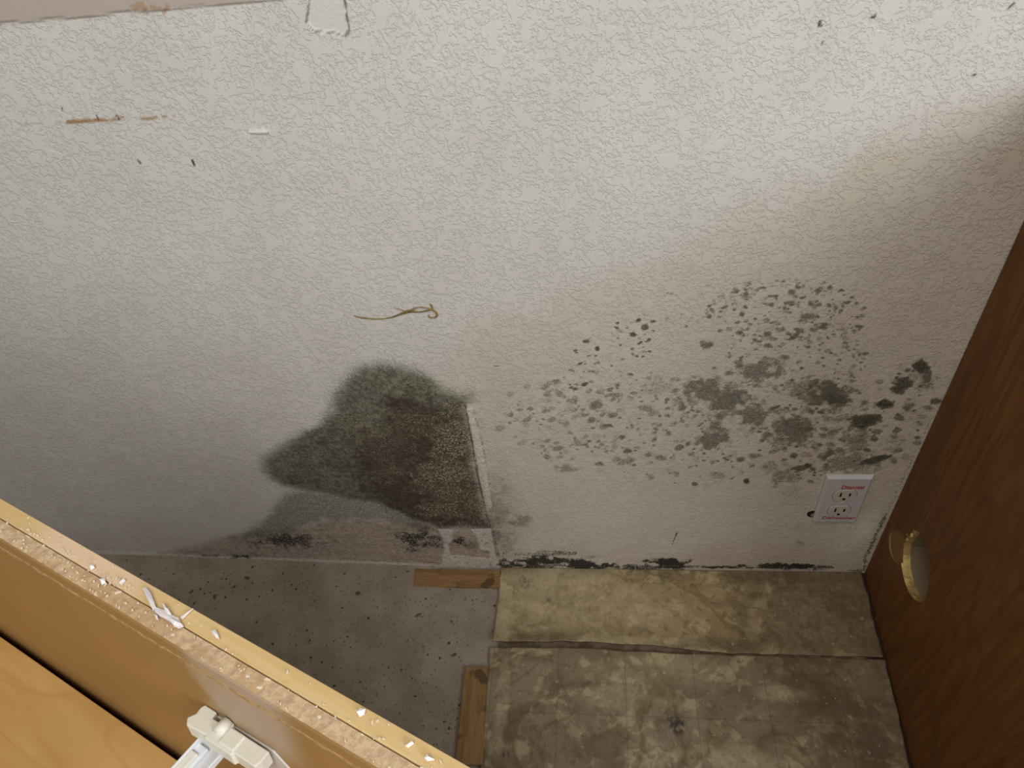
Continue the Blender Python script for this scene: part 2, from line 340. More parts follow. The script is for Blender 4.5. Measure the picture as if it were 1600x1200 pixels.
# knock-down texture: flat islands among crumbly ridges
h1 = k.step(k.noise(165, 4, .62, .5), .45, .55); h2 = k.step(k.noise(58, 4, .6, .4), .52, .56)
hh = k.add(k.mul(k.math('MAXIMUM', h1, h2), .8), k.mul(k.noise(420, 2, .5), .22))
hh = k.mul(hh, k.math('SUBTRACT', 1., m3[1]))
hh = k.add(hh, k.mul(k.add(m1[0], m2[1]), k.mul(fine, .5)))
k.bump(hh, .50, .0017)
wo = link('wall_back', me, k); struct(wo)
for p in me.polygons[:0]: pass
me.polygons.foreach_set('use_smooth', np.ones(len(me.polygons), bool))
bm = bmesh.new(); box(bm, -2.4, 2.4, .004, .11, 0, 2.6); wc_ = obj('wall_core', bm, Mat('drywall', .9).col((.6, .58, .54)), wo)

# ================================================================== FLOOR
fx = np.concatenate([np.linspace(-2.4, -.9, 8)[:-1], np.arange(-.9, .5, .01), np.linspace(.5, 2.4, 10)]); fy = np.concatenate([np.linspace(-3.2, -.8, 10)[:-1], np.arange(-.8, .011, .01)])
A, B = np.meshgrid(fx, fy)
def floor_z(x): return .05 * np.clip(-.2 - x, 0, .75)
me = grid_mesh('floor', fx, fy, lambda a, b: np.stack([a, b, floor_z(a) - .0002], -1), under=-.12)
k = Mat('concrete', .85, .2)
cl = k.noise(14, 5, .6); f1 = k.noise(150, 3, .6); f2 = k.noise(60, 2, .5)
c = k.mix(k.step(cl, .35, .68), (.270, .226, .178), (.355, .308, .25))
c = k.mix(k.mul(k.step(k.noise(260, 4, .7), .50, .68), .35), c, (.46, .43, .38))
vd, vc = k.voro(95); vs = k.t.nodes.new('ShaderNodeSeparateColor'); k.t.links.new(vc, vs.inputs[0])
fl = k.mul(k.step(k.add(vd, k.mul(f1, .45)), .50, .36), k.step(vs.outputs[0], .80, .83))
c = k.mix(k.mul(fl, .9), c, (.06, .042, .026))
vd, vc = k.voro(42); vs = k.t.nodes.new('ShaderNodeSeparateColor'); k.t.links.new(vc, vs.inputs[0])
fl = k.mul(k.step(k.add(vd, k.mul(f1, .7)), .58, .46), k.step(vs.outputs[0], .86, .88))
c = k.mix(k.mul(fl, .85), c, (.075, .06, .035))
vd, vc = k.voro(200); vs = k.t.nodes.new('ShaderNodeSeparateColor'); k.t.links.new(vc, vs.inputs[0])
fl = k.mul(k.step(vd, .42, .25), k.step(vs.outputs[0], .86, .88)); c = k.mix(k.mul(fl, .6), c, (.12, .08, .05))
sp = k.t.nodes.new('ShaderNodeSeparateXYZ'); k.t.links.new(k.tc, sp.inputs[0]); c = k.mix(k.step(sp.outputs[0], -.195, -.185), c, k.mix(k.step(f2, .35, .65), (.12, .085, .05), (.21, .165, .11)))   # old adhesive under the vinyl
c = k.mix(k.step(sp.outputs[0], .400, .410), c, (.03, .022, .014))   # shade of the gap at the cabinet foot, painted dark
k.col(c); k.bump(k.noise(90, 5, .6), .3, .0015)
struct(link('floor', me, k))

# ------------------------------------------------------------------ vinyl sheets
def vinyl_mat(name, a1, a2, tide, seed, grid=False):
    k = Mat(name, .5, .35); v = k.mapping(loc=(seed, seed * .7, 0)); m = k.attr('st')
    lo = k.noise(9, 4, .55, .6, v); me_ = k.noise(26, 4, .6, .5, v); fi = k.noise(150, 4, .65, 0, v); hi = k.noise(60, 5, .6, .8, v)
    c = k.mix(k.step(lo, .38, .62), a1, a2)
    c = k.mix(k.mul(k.step(me_, .50, .60), .8), c, k.mix(.6, a2, (.56, .46, .29)))
    # tide rings where water dried
    for sc, lv, amt in ((4.5, .50, .6), (8, .56, .5), (14, .46, .25)):
        n = k.noise(sc, 5, .55, .5, k.mapping(loc=(seed * sc, 3, 1))); ring = k.mul(k.step(n, lv - .018, lv), k.step(n, lv + .055, lv))
        c = k.mix(k.mul(ring, amt), c, tide)
    c = k.mix(k.mul(k.step(hi, .54, .62), .5), c, (.14, .095, .045))
    c = k.mix(k.math('MULTIPLY', m[0], k.step(fi, .3, .6, .6, 1.1), clamp=True), c, (.115, .082, .045))      # dirty areas
    c = k.mix(k.math('MULTIPLY', m[1], k.step(fi, .35, .55, .5, 1.), clamp=True), c, (.60, .51, .34))     # pale areas
    c = k.mix(k.math('MULTIPLY', m[2], k.step(fi, .4, .6), clamp=True), c, (.03, .035, .028))    # dark mould specks
    if grid:
        sp = k.t.nodes.new('ShaderNodeSeparateXYZ'); k.t.links.new(k.tc, sp.inputs[0])
        gl = None
        for ax, off, per in ((0, .0855, .1085), (1, .258, .30)):
            t = k.math('ABSOLUTE', k.add(k.math('FRACT', k.math('DIVIDE', k.add(sp.outputs[ax], off + 10 * per), per)), -.5))
            g = k.step(t, .5 - .0011 / per, .5 - .0006 / per); gl = g if gl is None else k.math('MAXIMUM', gl, g)
        c = k.mix(k.mul(gl, .33), c, (.10, .07, .035))
    vd, vc = k.voro(70, v); vs = k.t.nodes.new('ShaderNodeSeparateColor'); k.t.links.new(vc, vs.inputs[0])
    c = k.mix(k.mul(k.mul(k.step(k.add(vd, k.mul(fi, .5)), .46, .36), k.step(vs.outputs[0], .92, .94)), .45), c, (.50, .45, .37))
    k.col(c); k.bump(k.add(k.mul(lo, 1.5), k.mul(fi, .25)), .35, .002); return k
FL = lambda pts: [at_floor(*p) for p in pts]
def sheet(name, x0f, x1f, y0f, y1f, zf, mat, marks, nx=220, ny=120):
    s = np.linspace(0, 1, nx); t = np.linspace(0, 1, ny); S, T = np.meshgrid(s, t)
    y = y0f(S) * (1 - T) + y1f(S) * T; x = x0f(y) * (1 - S) + x1f(y) * S
    z = zf(x, y, S, T); a = np.zeros((*S.shape, 3)); na = vnoise(x, y, 40, 5)
    for ch, px, py, rx, ry, amp in marks:
        c = at_floor(px, py); dx = at_floor(px + 10, py)[0] - c[0]; dy = abs(at_floor(px, py + 10)[1] - c[1])
        r = np.hypot((x - c[0]) / (rx * dx / 10), (y - c[1]) / (ry * dy / 10)) + (na - .5) * 1.2
        a[..., ch] = np.maximum(a[..., ch], amp * (1 - sstep(r, .5, 1.3)))
    me = grid_mesh(name, s, t, lambda p, q: np.stack([x, y, z + .003], -1), {'st': a}, under=z)
    me.polygons.foreach_set('use_smooth', np.ones(len(me.polygons), bool)); return link(name, me, mat)
def ln(p, q):  # x as function of y along a floor line
    a, b = at_floor(*p), at_floor(*q); return lambda y: a[0] + (b[0] - a[0]) * (y - a[1]) / (b[1] - a[1])
def lny(p, q):
    a, b = at_floor(*p), at_floor(*q); return lambda s: a[1] + (b[1] - a[1]) * s
wig = lambda v, s, a: (vnoise(v, v * 0 + 1, s, 4, 3) - .5) * a
vb = vinyl_mat('vinyl_tan', (.315, .235, .13), (.385, .30, .18), (.19, .125, .055), 1.3)
vf = vinyl_mat('vinyl_stained', (.215, .165, .105), (.29, .23, .15), (.14, .093, .04), 4.1, True)
L1 = ln((784, 888), (770, 1008)); R1 = ln((1349, 897), (1384, 1032))
def edge_back(S):   # front edge of the rear piece
    return np.interp(S, [0, .25, .43, .55, 1], [at_floor(*p)[1] for p in ((770, 1005.5), (905, 1006), (1010, 1012), (1105, 1020.5), (1385, 1027.5))])
def zb(x, y, S, T):
    lift = .007 * np.exp(-(T / .16) ** 2) * (1 - sstep(S, .48, .62)); return .0006 + lift + .004 * np.exp(-((y + .02) / .02) ** 2) * sstep(.6 - S, 0, .3)
o = sheet('vinyl_sheet', lambda y: L1(y) + wig(y, 40, .004), lambda y: R1(y) - .004 + wig(y, 50, .005), lambda S: edge_back(S) + wig(S, 25, .004), lambda S: -.0015 + 0 * S, zb, vb,
          [(0, 1330, 930, 60, 60, .75), (0, 1240, 900, 130, 26, .7), (0, 1370, 1000, 40, 30, .7), (0, 1150, 1010, 90, 14, .6), (0, 850, 1000, 50, 12, .55), (2, 820, 912, 10, 8, .7), (2, 858, 940, 6, 5, .8), (1, 860, 905, 110, 18, .5), (1, 900, 950, 150, 40, .38), (0, 1290, 960, 130, 90, .62),
           (1, 790, 950, 14, 60, .5), (1, 1000, 1004, 90, 8, .35), (0, 1000, 940, 300, 6, .12), (0, 1260, 1000, 120, 22, .5)])
tag(o, 'tan water-stained strip of vinyl flooring along the foot of the wall, its front edge lifting', 'vinyl flooring', 'old vinyl flooring pieces')
L2 = ln((766, 1012), (751, 1200)); R2 = ln((1386, 1030), (1428, 1215))
def zfz(x, y, S, T): return .0004 + .0022 * vnoise(x, y, 9, 8, 2) + 0 * S
o = sheet('vinyl_sheet', lambda y: L2(y) + wig(y, 40, .004), lambda y: R2(y) - .004 + wig(y, 30, .006), lambda S: -.52 + 0 * S,
          lambda S: np.interp(S, [0, .25, .5, 1], [at_floor(*p)[1] for p in ((766, 1012), (900, 1013), (1080, 1023), (1385, 1031))]) + wig(S, 25, .003) - .001, zfz, vf,
          [(0, 1240, 1050, 60, 40, .65), (0, 1330, 1130, 80, 70, .6), (0, 1330, 1080, 130, 130, .4), (1, 1010, 1050, 160, 26, .22), (0, 1150, 1100, 40, 50, .4), (0, 880, 1050, 30, 30, .4), (2, 1060, 1135, 14, 16, .9), (2, 1045, 1122, 8, 8, .8), (2, 1120, 1016, 16, 6, .8), (2, 792, 1182, 10, 6, .8),
           (2, 780, 1090, 6, 8, .5), (1, 1215, 1085, 46, 12, .4), (1, 1165, 1190, 50, 30, .4), (1, 960, 1090, 70, 20, .3), (0, 1390, 1100, 30, 100, .5), (1, 785, 1100, 10, 80, .35), (0, 905, 1150, 100, 50, .25), (2, 1155, 1035, 5, 4, .9)], 240, 160)
tag(o, 'large brown-stained square of old vinyl flooring with faint tile lines', 'vinyl flooring', 'old vinyl flooring pieces')

# ------------------------------------------------------------------ wood strips on the floor
def strip_mat():
    k = Mat('bare_pine', .6, .3); v = k.mapping(scale=(6, 60, 60)); g = k.noise(2.2, 4, .6, 1.2, v)
    c = k.mix(k.step(g, .35, .65), (.34, .20, .085), (.23, .13, .05)); c = k.mix(k.step(k.noise(25, 3), .62, .68), c, (.12, .07, .03)); k.col(c); return k
sm = strip_mat()
def strip(quad, h, label):
    P = [at_floor(*p, h) for p in quad]; c = sum(P) / 4; e = (P[1] - P[0]); a = math.atan2(e[1], e[0])
    bm = bmesh.new(); ca, sa = math.cos(-a), math.sin(-a)
    loc = [((p - c)[0] * ca - (p - c)[1] * sa, (p - c)[0] * sa + (p - c)[1] * ca) for p in P]
    z0 = float(floor_z(c[0])) - .0002 + .0004
    prism(bm, loc, 0, h, lambda p, hh: (p[0], p[1], hh)); o = obj('wood_strip', bm, sm, bevel=.0008)
    o.location = (c[0], c[1], max(z0, .0008) if c[0] > -.2 else .002); o.rotation_euler.z = a; tag(o, label, 'wood strip', 'thin wood strips on the concrete'); return o
strip([(648, 889), (781, 892), (781, 918), (646, 917)], .006, 'short pine strip lying along the foot of the mouldy wall')
strip([(754, 1195), (763, 1042), (727, 1042), (711, 1195)], .006, 'pine strip running beside the left edge of the big vinyl square')

# ================================================================== OAK CABINET (right)
NRM = np.array([1., -.038, 0]); ang = math.atan(.038)
ok_root = empty('oak_cabinet', (.4385, 0, 0)); ok_root.rotation_euler.z = 0
rz = Matrix.Rotation(math.atan2(-1, -.038) + math.pi / 2, 4, 'Z')   # panel runs from the wall toward the viewer
ok_root.matrix_world = Matrix.Translation((.4385, -.002, 0)) @ Matrix.Rotation(-.038, 4, 'Z')
tag(ok_root, 'dark oak base cabinet standing at the right with a ragged hole in its side', 'cabinet')
inv = ok_root.matrix_world.inverted()
def oak_at(px, py):
    p = inv @ Vector(on_plane(px, py, (.4385, 0, 0), NRM)); return p.y, p.z
k = Mat('oak_veneer', .55, .22)
v = k.mapping(scale=(1, 34, 2.2), rot=(.10, 0, 0)); g = k.noise(3.0, 5, .62, .9, v); pore = k.noise(9, 3, .7, .2, k.mapping(scale=(1, 95, 3.5), rot=(.10, 0, 0)))
cath = k.math('SINE', k.mul(k.noise(1.7, 2, .4, .3, k.mapping(scale=(1, 5.5, .9), rot=(.35, 0, 0), loc=(0, .4, .2))), 90.))
c = k.mix(k.step(g, .3, .7), (.215, .092, .026), (.145, .054, .012)); c = k.mix(k.mul(k.step(cath, .2, .95), .32), c, (.10, .038, .010))
c = k.mix(k.mul(k.step(pore, .55, .68), .45), c, (.085, .034, .010)); k.col(c); k.bump(pore, .2, .0006); OAK = k
k = Mat('raw_wood', .8, .15); c = k.mix(k.step(k.noise(70, 4, .6), .4, .62), (.50, .37, .15), (.33, .22, .085)); k.col(c); k.bump(k.noise(160, 4), .6, .002); RAW = k
def hole_outline(cen, ry_, rz_, tilt, n, rag, seed):
    r = random.Random(seed); ph = [r.uniform(0, 6.28) for _ in range(4)]; out = []
    for i in range(n):
        a = 2 * math.pi * i / n; q = 1 + rag * sum(math.sin((j + 2) * a + ph[j]) / (j + 1.5) for j in range(4))
        u, vv = ry_ * q * math.cos(a), rz_ * q * math.sin(a); out.append((cen[0] + u * math.cos(tilt) - vv * math.sin(tilt), cen[1] + u * math.sin(tilt) + vv * math.cos(tilt)))
    return out
hp = [oak_at(*p) for p in [(1418, 838), (1410, 850), (1408, 872), (1410, 895), (1417, 918), (1426, 934), (1438, 941), (1446, 934), (1451, 915), (1452, 893), (1450, 868), (1446, 850), (1438, 833), (1428, 829)]]
hp2 = [oak_at(*p) for p in [(1396, 826), (1390, 836), (1389, 850), (1391, 864), (1397, 876), (1406, 881), (1412, 872), (1413, 850), (1412, 838), (1404, 828)]]
def dense(P, n=5, jit=.0006, seed=1):
    r = random.Random(seed); out = []; m = len(P)
    for i in range(m):
        p0, p1, p2, p3 = [np.array(P[(i + j - 1) % m]) for j in range(4)]
        for t in np.linspace(0, 1, n, endpoint=False):
            q = .5 * (2 * p1 + (p2 - p0) * t + (2 * p0 - 5 * p1 + 4 * p2 - p3) * t * t + (3 * p1 - p0 - 3 * p2 + p3) * t ** 3)
            out.append((q[0] + r.uniform(-jit, jit), q[1] + r.uniform(-jit, jit)))
    return out
def boolean_cut(bm_target, cutters):
    me = bpy.data.meshes.new('tmp'); bmesh.ops.recalc_face_normals(bm_target, faces=bm_target.faces); bm_target.to_mesh(me); bm_target.free(); o = bpy.data.objects.new('tmp', me); C.objects.link(o)
    cs = []
    for cb in cutters:
        cm = bpy.data.meshes.new('cut'); bmesh.ops.recalc_face_normals(cb, faces=cb.faces); cb.to_mesh(cm); cb.free(); co = bpy.data.objects.new('cut', cm); C.objects.link(co); cs.append(co)
        md = o.modifiers.new('b', 'BOOLEAN'); md.object = co; md.solver = 'EXACT'; md.operation = 'DIFFERENCE'
    bpy.context.view_layer.update(); dg = bpy.context.evaluated_depsgraph_get(); r = bpy.data.meshes.new_from_object(o.evaluated_get(dg))
    bpy.data.objects.remove(o)
    for co in cs: bpy.data.objects.remove(co)
    return r
bm = bmesh.new(); box(bm, 0, .013, -.60, 0, .0015, .89)
c1 = bmesh.new(); prism(c1, dense(hp, 5, .0007, 3), -.01, .03, lambda p, h: (h, p[0], p[1]))
c2 = bmesh.new(); prism(c2, dense(hp2, 5, .0005, 4), -.01, .0028, lambda p, h: (h, p[0], p[1]))
pm = boolean_cut(bm, [c1, c2]); pm.name = 'side_panel'
pm.materials.clear(); so = link('side_panel', pm, OAK, ok_root); pm.materials.append(RAW.m); OLD = Mat('old_glue_wood', .8, .15); OLD.col((.27, .165, .065)); pm.materials.append(OLD.m)
for p in pm.polygons:
    cy, cz = p.center.y, p.center.z
    if abs(p.normal.x) < .5 and p.center.x < .0129 and -.3 < cy < -.005 and .03 < cz < .4 : p.material_index = 1
    if p.center.x < .01 and p.material_index == 1 and cy > oak_at(1413, 860)[0] + .002: p.material_index = 2
    if p.center.x > .001 and p.center.x < .01 and p.normal.x < -.5: p.material_index = 2
# torn chips of raw wood round the cut
bm = bmesh.new(); r = random.Random(5); dn = dense(hp, 3, 0, 3)
for i, q in enumerate(dn):
    if i < 3 or i > 38:
        s = r.uniform(.002, .0045); pts = [(q[0] + r.uniform(-s, s), q[1] + r.uniform(-s, s)) for _ in range(5)]
        cx = sum(p[0] for p in pts) / 5; cz = sum(p[1] for p in pts) / 5; pts.sort(key=lambda p: math.atan2(p[1] - cz, p[0] - cx)); x = r.uniform(-.0012, .002)
        prism(bm, pts, x, x + r.uniform(.0015, .004), lambda p, h: (h, p[0], p[1]))
obj('hole_splinters', bm, RAW, ok_root)
MEL = Mat('grey_melamine', .6, .3).col((.44, .35, .22))
bm = bmesh.new(); box(bm, .013, .62, -.008, -.001, .0015, .89); obj('back_panel', bm, MEL, ok_root)
bm = bmesh.new(); box(bm, .62, .638, -.60, 0, .0015, .89); obj('side_panel', bm, OAK, ok_root)
bm = bmesh.new(); box(bm, .013, .62, -.60, -.009, .09, .106); obj('bottom_shelf', bm, MEL, ok_root)
bm = bmesh.new(); box(bm, .10, .104, -.42, -.010, .107, .36); obj('inner_liner', bm, MEL, ok_root)

# ================================================================== NEAR CABINET (left)
al = math.radians(10); uu = np.array([math.cos(math.radians(24.4)), -math.sin(math.radians(24.4)), 0]); nh = np.array([uu[1], -uu[0], 0])
vv = np.array([0, 0, -1.]) * math.cos(al) + nh * math.sin(al); nn = np.cross(uu, vv)
e = at_floor(0, 844, .85); P0 = np.array([e[0], e[1], .85])
LEN = .85 / math.cos(al) - .004
base = P0 + vv * LEN
root = empty('base_cabinet', base, np.array([uu, nn, -vv]).T)
tag(root, 'maple-coloured base cabinet pulled askew from the wall, chipped top edge, white drawer slide inside', 'cabinet')
def on_top(px, py):       # on the top-edge plane: (s, y)
    p = on_plane(px, py, P0, -vv) - P0; return p.dot(uu), p.dot(nn)
def on_face(px, py, off=0.):      # on the inner face: (s, t)
    p = on_plane(px, py, P0 + nn * off, nn) - P0; return p.dot(uu), p.dot(vv)
def on_level(px, py, t):
    p = on_plane(px, py, P0 + vv * t, -vv) - P0; return p.dot(uu), p.dot(nn)
y1 = .5 * (on_top(0, 809)[1] + on_top(656, 1198)[1]); y2 = .5 * (on_top(0, 778)[1] + on_top(736, 1200)[1])
print('strip', y1, y2)
S0, S1 = -.2, .66  # unseen ends set for light: right lengthened to shade the floor, left cut back
k = Mat('tan_laminate', .5, .3); c = k.mix(k.step(k.noise(6, 3), .3, .7), (.335, .195, .070), (.305, .175, .060)); c = k.mix(k.mul(k.step(k.noise(300, 2), .6, .7), .15), c, (.42, .27, .12))
sp = k.t.nodes.new('ShaderNodeSeparateXYZ'); k.t.links.new(k.tc, sp.inputs[0])
du = k.mul(k.step(k.add(sp.outputs[0], k.mul(k.noise(30, 3), .03)), .168, .185), k.step(sp.outputs[0], .235, .212))
du = k.mul(du, k.step(k.add(sp.outputs[2], k.mul(k.noise(40, 3), .02)), LEN - .055, LEN - .03)); c = k.mix(k.mul(du, .55), c, (.50, .42, .34)); k.col(c); TAN = k
k = Mat('particle_board', .85, .15); a = k.noise(260, 4, .7); b = k.noise(60, 3, .6)
c = k.mix(k.step(a, .35, .65), (.47, .33, .20), (.62, .46, .30)); c = k.mix(k.mul(k.step(b, .50, .60), .55), c, (.44, .28, .15)); c = k.mix(k.mul(k.step(k.noise(180, 2), .66, .72), .7), c, (.85, .78, .66)); k.col(c); k.bump(a, .6, .0012); PB = k
k = Mat('yellow_pine', .55, .3); g = k.noise(3, 4, .6, .6, k.mapping(scale=(3, 60, 60))); c = k.mix(k.step(g, .3, .7), (.60, .42, .19), (.66, .49, .25))
sp = k.t.nodes.new('ShaderNodeSeparateXYZ'); k.t.links.new(k.tc, sp.inputs[0])
wp = k.mul(k.step(k.add(sp.outputs[0], k.mul(k.noise(50, 3), .04)), .02, .05), k.step(k.add(sp.outputs[0], k.mul(k.noise(50, 3), .04)), .145, .10)); c = k.mix(k.mul(wp, .6), c, (.74, .56, .44))
c = k.mix(k.mul(k.step(k.noise(120, 3), .62, .70), .5), c, (.55, .36, .14)); k.col(c); YP = k
k = Mat('maple_board', .42, .4); v = k.mapping(scale=(3, 22, 22), rot=(0, 0, -.12)); g = k.noise(2.0, 4, .55, 1.2, v)
rings = k.math('SINE', k.mul(k.noise(1.3, 1.5, .4, .3, k.mapping(scale=(3.2, 11, 8), rot=(0, 0, -.1))), 55.))
c = k.mix(k.step(g, .3, .7), (.55, .345, .125), (.48, .285, .095)); c = k.mix(k.mul(k.step(rings, .75, 1.), .28), c, (.42, .235, .07)); c = k.mix(k.mul(k.step(k.noise(90, 3, .6, 0, k.mapping(scale=(.2, 1, 1))), .6, .7), .25), c, (.66, .43, .18)); k.col(c); MAP = k
TOPZ = LEN
sc_ts = [on_face(0, 856)[1], on_face(520, 1172)[1]]; tsc = sum(sc_ts) / 2
# back panel: laminate body and particle core as separate parts
bm = bmesh.new(); box(bm, S0, S1, 0.0, .0012, 0, TOPZ - .0004); obj('back_laminate', bm, TAN, root)
bm = bmesh.new(); ss = np.linspace(S0, S1, 240)
top_v = []
rr = random.Random(2)
va = [bm.verts.new((s, .0012, TOPZ - rr.uniform(0, .0006))) for s in ss]; vb_ = [bm.verts.new((s, y1 - .0005, TOPZ - rr.uniform(0, .0005))) for s in ss]
vc_ = [bm.verts.new((s, y1 - .0005, 0)) for s in ss]; vd_ = [bm.verts.new((s, .0012, 0)) for s in ss]
for i in range(len(ss) - 1):
    for a, b in ((va, vb_), (vb_, vc_), (vc_, vd_), (vd_, va)): bm.faces.new((a[i], a[i + 1], b[i + 1], b[i]))
for i in (0, -1): bm.faces.new((va[i], vb_[i], vc_[i], vd_[i]))
obj('back_panel', bm, PB, root)
bm = bmesh.new(); box(bm, S0, S1, y1 + .0003, y2, TOPZ - .12, TOPZ); obj('nailing_strip', bm, YP, root, .0005)
# scraped groove line along the face, and short scrapes
k = Mat('scraped_edge', .8); k.col(k.mix(k.step(k.noise(220, 3), .4, .6), (.50, .33, .155), (.36, .22, .09))); SCR = k
bm = bmesh.new(); r = random.Random(8)
for (ca_, cb_, wd) in ((0., 1., .0007), (0., 1., .0005)):
    off = .0 if wd > .0006 else .0016; pr = None
    for s in np.linspace(S0, S1, 200):
        if off and r.random() < .25: pr = None; continue
        wv_ = wd * r.uniform(.5, 1.3); zc = TOPZ - tsc - off + r.uniform(-.0002, .0002)
        cur = (bm.verts.new((s, -.0003, zc - wv_)), bm.verts.new((s, -.0003, zc + wv_)), bm.verts.new((s, .0003, zc - wv_)), bm.verts.new((s, .0003, zc + wv_)))
        if pr: bm.faces.new((pr[0], cur[0], cur[1], pr[1])); bm.faces.new((pr[0], cur[0], cur[2], pr[2])); bm.faces.new((pr[1], cur[1], cur[3], pr[3]))
        pr = cur
obj('scrape_line', bm, SCR, root)
# shelf board below, its far edge a finger's width off the back panel
TS = .166; ya = on_level(0, 994, TS)[1]; yb = on_level(281, 1191, TS)[1]; ysh = (ya + yb) / 2; print('shelf y', ya, yb)
bm = bmesh.new(); box(bm, S0, S1, ysh - .26, ysh, TOPZ - TS - .016, TOPZ - TS); obj('drawer_shelf', bm, MAP, root, .0006)
bm = bmesh.new(); box(bm, S0, S1, ysh - .26, ysh - .242, .02, TOPZ - TS - .0165); obj('light_block_panel', bm, TAN, root)  # added unseen panel, keeps light out of the gap behind the shelf
bm = bmesh.new(); box(bm, S0 - .018, S0, ysh - .26, y2, .06, TOPZ); obj('side_panel', bm, TAN, root)
bm = bmesh.new(); box(bm, S1, S1 + .018, ysh - .26, y2, .16, TOPZ); obj('end_stile', bm, TAN, root)  # deepened out of view to close the box against light
# drawer slide socket -------------------------------------------------
PL = Mat('white_plastic', .4, .4); PL.col((.70, .69, .61)); MT = Mat('white_enamel', .28, .5); MT.col((.72, .74, .78)); GP = Mat('grey_plate', .35, .5); GP.col((.52, .50, .48))
s0, t0 = on_face(325, 1105); s1, t1 = on_face(425, 1164); tb = (t0 + t1) / 2; print('bracket', s0, s1, t0, t1)
zt = TOPZ - tb; xa, xb = s0, s1
sl = empty('drawer_slide', (0, 0, 0)); bpy.data.objects.remove(sl)
bm = bmesh.new(); dp_ = .021
prof = [(xa - .001, -.0005), (xa + .008, -.0005), (xa + .0085, -.006), (xa + .013, -.006), (xa + .0145, -.0005), (xa + .021, -.0005), (xa + .022, -.004), (xb, -.004), (xb, -.013), (xb - .001, -.019), (xb - .016, -.019), (xb - .0165, -.0215), (xb - .036, -.0215), (xb - .0365, -.0195), (xa - .001, -dp_), (xa - .004, -.016), (xa - .0015, -.010), (xa - .002, -.004)]
prof = [(p[0], p[1] * .64) for p in prof]
prism(bm, prof, zt - .011, zt, lambda p, h: (p[0], p[1], h))
br = obj('slide_bracket', bm, PL, root, .0012)
bm = bmesh.new(); box(bm, xa + .0215, xb - .0165, -.0120, -.0026, zt - .0100, zt + .0008); obj('bracket_cap', bm, PL, br, .0009)
bm = bmesh.new()
r_ = bmesh.ops.create_cone(bm, cap_ends=True, segments=24, radius1=.0036, radius2=.0036, depth=.008, matrix=Matrix.Translation((xa + .0175, -.0050, zt - .0002)) @ Matrix.Rotation(math.pi / 2, 4, 'X')); obj('bracket_boss', bm, PL, br, smooth=True)
pq = [(xa + .004, zt - .004), (xb + .0005, zt - .002), on_face(455, 1200), on_face(440, 1240), (xa + .01, zt - .055)]
pq[2] = (pq[2][0], TOPZ - pq[2][1]); pq[3] = (pq[2][0] + .002, pq[2][1] - .045)
bm = bmesh.new(); prism(bm, pq, -.0012, -.00005, lambda p, h: (p[0], h, p[1])); obj('mounting_plate', bm, GP, br, .0003)
bm = bmesh.new(); rw = .0165; rx0 = xa + .0015; yr0, yr1 = -.009, -.26
box(bm, rx0, rx0 + rw, yr1, yr0, zt - .021, zt - .0195); box(bm, rx0, rx0 + .0013, yr1, yr0, zt - .021, zt - .013); box(bm, rx0 + rw - .0013, rx0 + rw, yr1, yr0, zt - .021, zt - .016)
box(bm, rx0 + .0005, rx0 + .0075, yr1, yr0 - .004, zt - .0195, zt - .0165)
rl = obj('slide_rail', bm, MT, br, .0005)
bm = bmesh.new(); box(bm, rx0 + .0013, rx0 + .006, -.040, -.018, zt - .0166, zt - .0145); obj('rail_clip', bm, PL, rl, .0006)

# paint chips on the cabinet top --------------------------------------
CH = Mat('white_chip', .6); CH.col((.86, .85, .86)); CH2 = Mat('lilac_smear', .6); CH2.col((.68, .64, .66))
Mtop = Matrix(np.array([[uu[0], nn[0], -vv[0], P0[0]], [uu[1], nn[1], -vv[1], P0[1]], [uu[2], nn[2], -vv[2], P0[2]], [0, 0, 0, 1]]).tolist())
def chip(outline, label, mat=CH, th=.0012, group='paint flakes on the chipped cabinet edge', curl=.0008):
    P = [on_top(*p) for p in outline]; c = (sum(p[0] for p in P) / len(P), sum(p[1] for p in P) / len(P))
    bm = bmesh.new(); r = random.Random(int(outline[0][0])); mid = []
    a = [bm.verts.new((p[0] - c[0], p[1] - c[1], r.uniform(0, curl))) for p in P]; b = [bm.verts.new((v.co.x, v.co.y, v.co.z + th)) for v in a]
    ct, cb = bm.verts.new((0, 0, th * 1.5 + curl)), bm.verts.new((0, 0, .0)); n = len(P)
    for i in range(n):
        j = (i + 1) % n; bm.faces.new((a[i], a[j], b[j], b[i])); bm.faces.new((b[i], b[j], ct)); bm.faces.new((a[j], a[i], cb))
    o = obj('paint_flake', bm, mat); o.matrix_world = Mtop @ Matrix.Translation((c[0], c[1], .0003)); tag(o, label, 'paint flake', group); return o
chip([(225, 922), (230, 921), (237, 930), (243, 945), (245, 952), (240, 956), (236, 948), (230, 936)], 'long lilac-white paint flake, upper left of the big pair on the cabinet edge', CH2)
chip([(242, 950), (258, 956), (270, 964), (280, 968), (284, 976), (288, 981), (279, 983), (270, 976), (262, 970), (250, 964), (243, 958)], 'largest ragged white paint flake straddling the seam of the cabinet edge', CH2, .0009)
chip([(255, 946), (259, 949), (266, 958), (270, 964), (264, 963), (259, 957)], 'bright splinter of paint leaning on the largest flake', CH, .0016, curl=.0015)
chip([(268, 970), (278, 974), (286, 979), (282, 984), (273, 981)], 'bright white scrap at the right tip of the largest flake', CH, .002)
chip([(332, 988), (338, 987), (342, 994), (344, 1001), (338, 998), (333, 992)], 'teardrop white flake alone on the yellow strip of the cabinet edge')
chip([(188, 914), (195, 907), (197, 909), (191, 916)], 'small slanting white sliver left of the largest flakes')
chip([(157, 908), (165, 906), (166, 912), (160, 915)], 'squarish white crumb on the particleboard at the upper left')
chip([(558, 1116), (564, 1110), (572, 1111), (570, 1118), (562, 1121)], 'white crumpled flake near the lower end of the yellow strip')
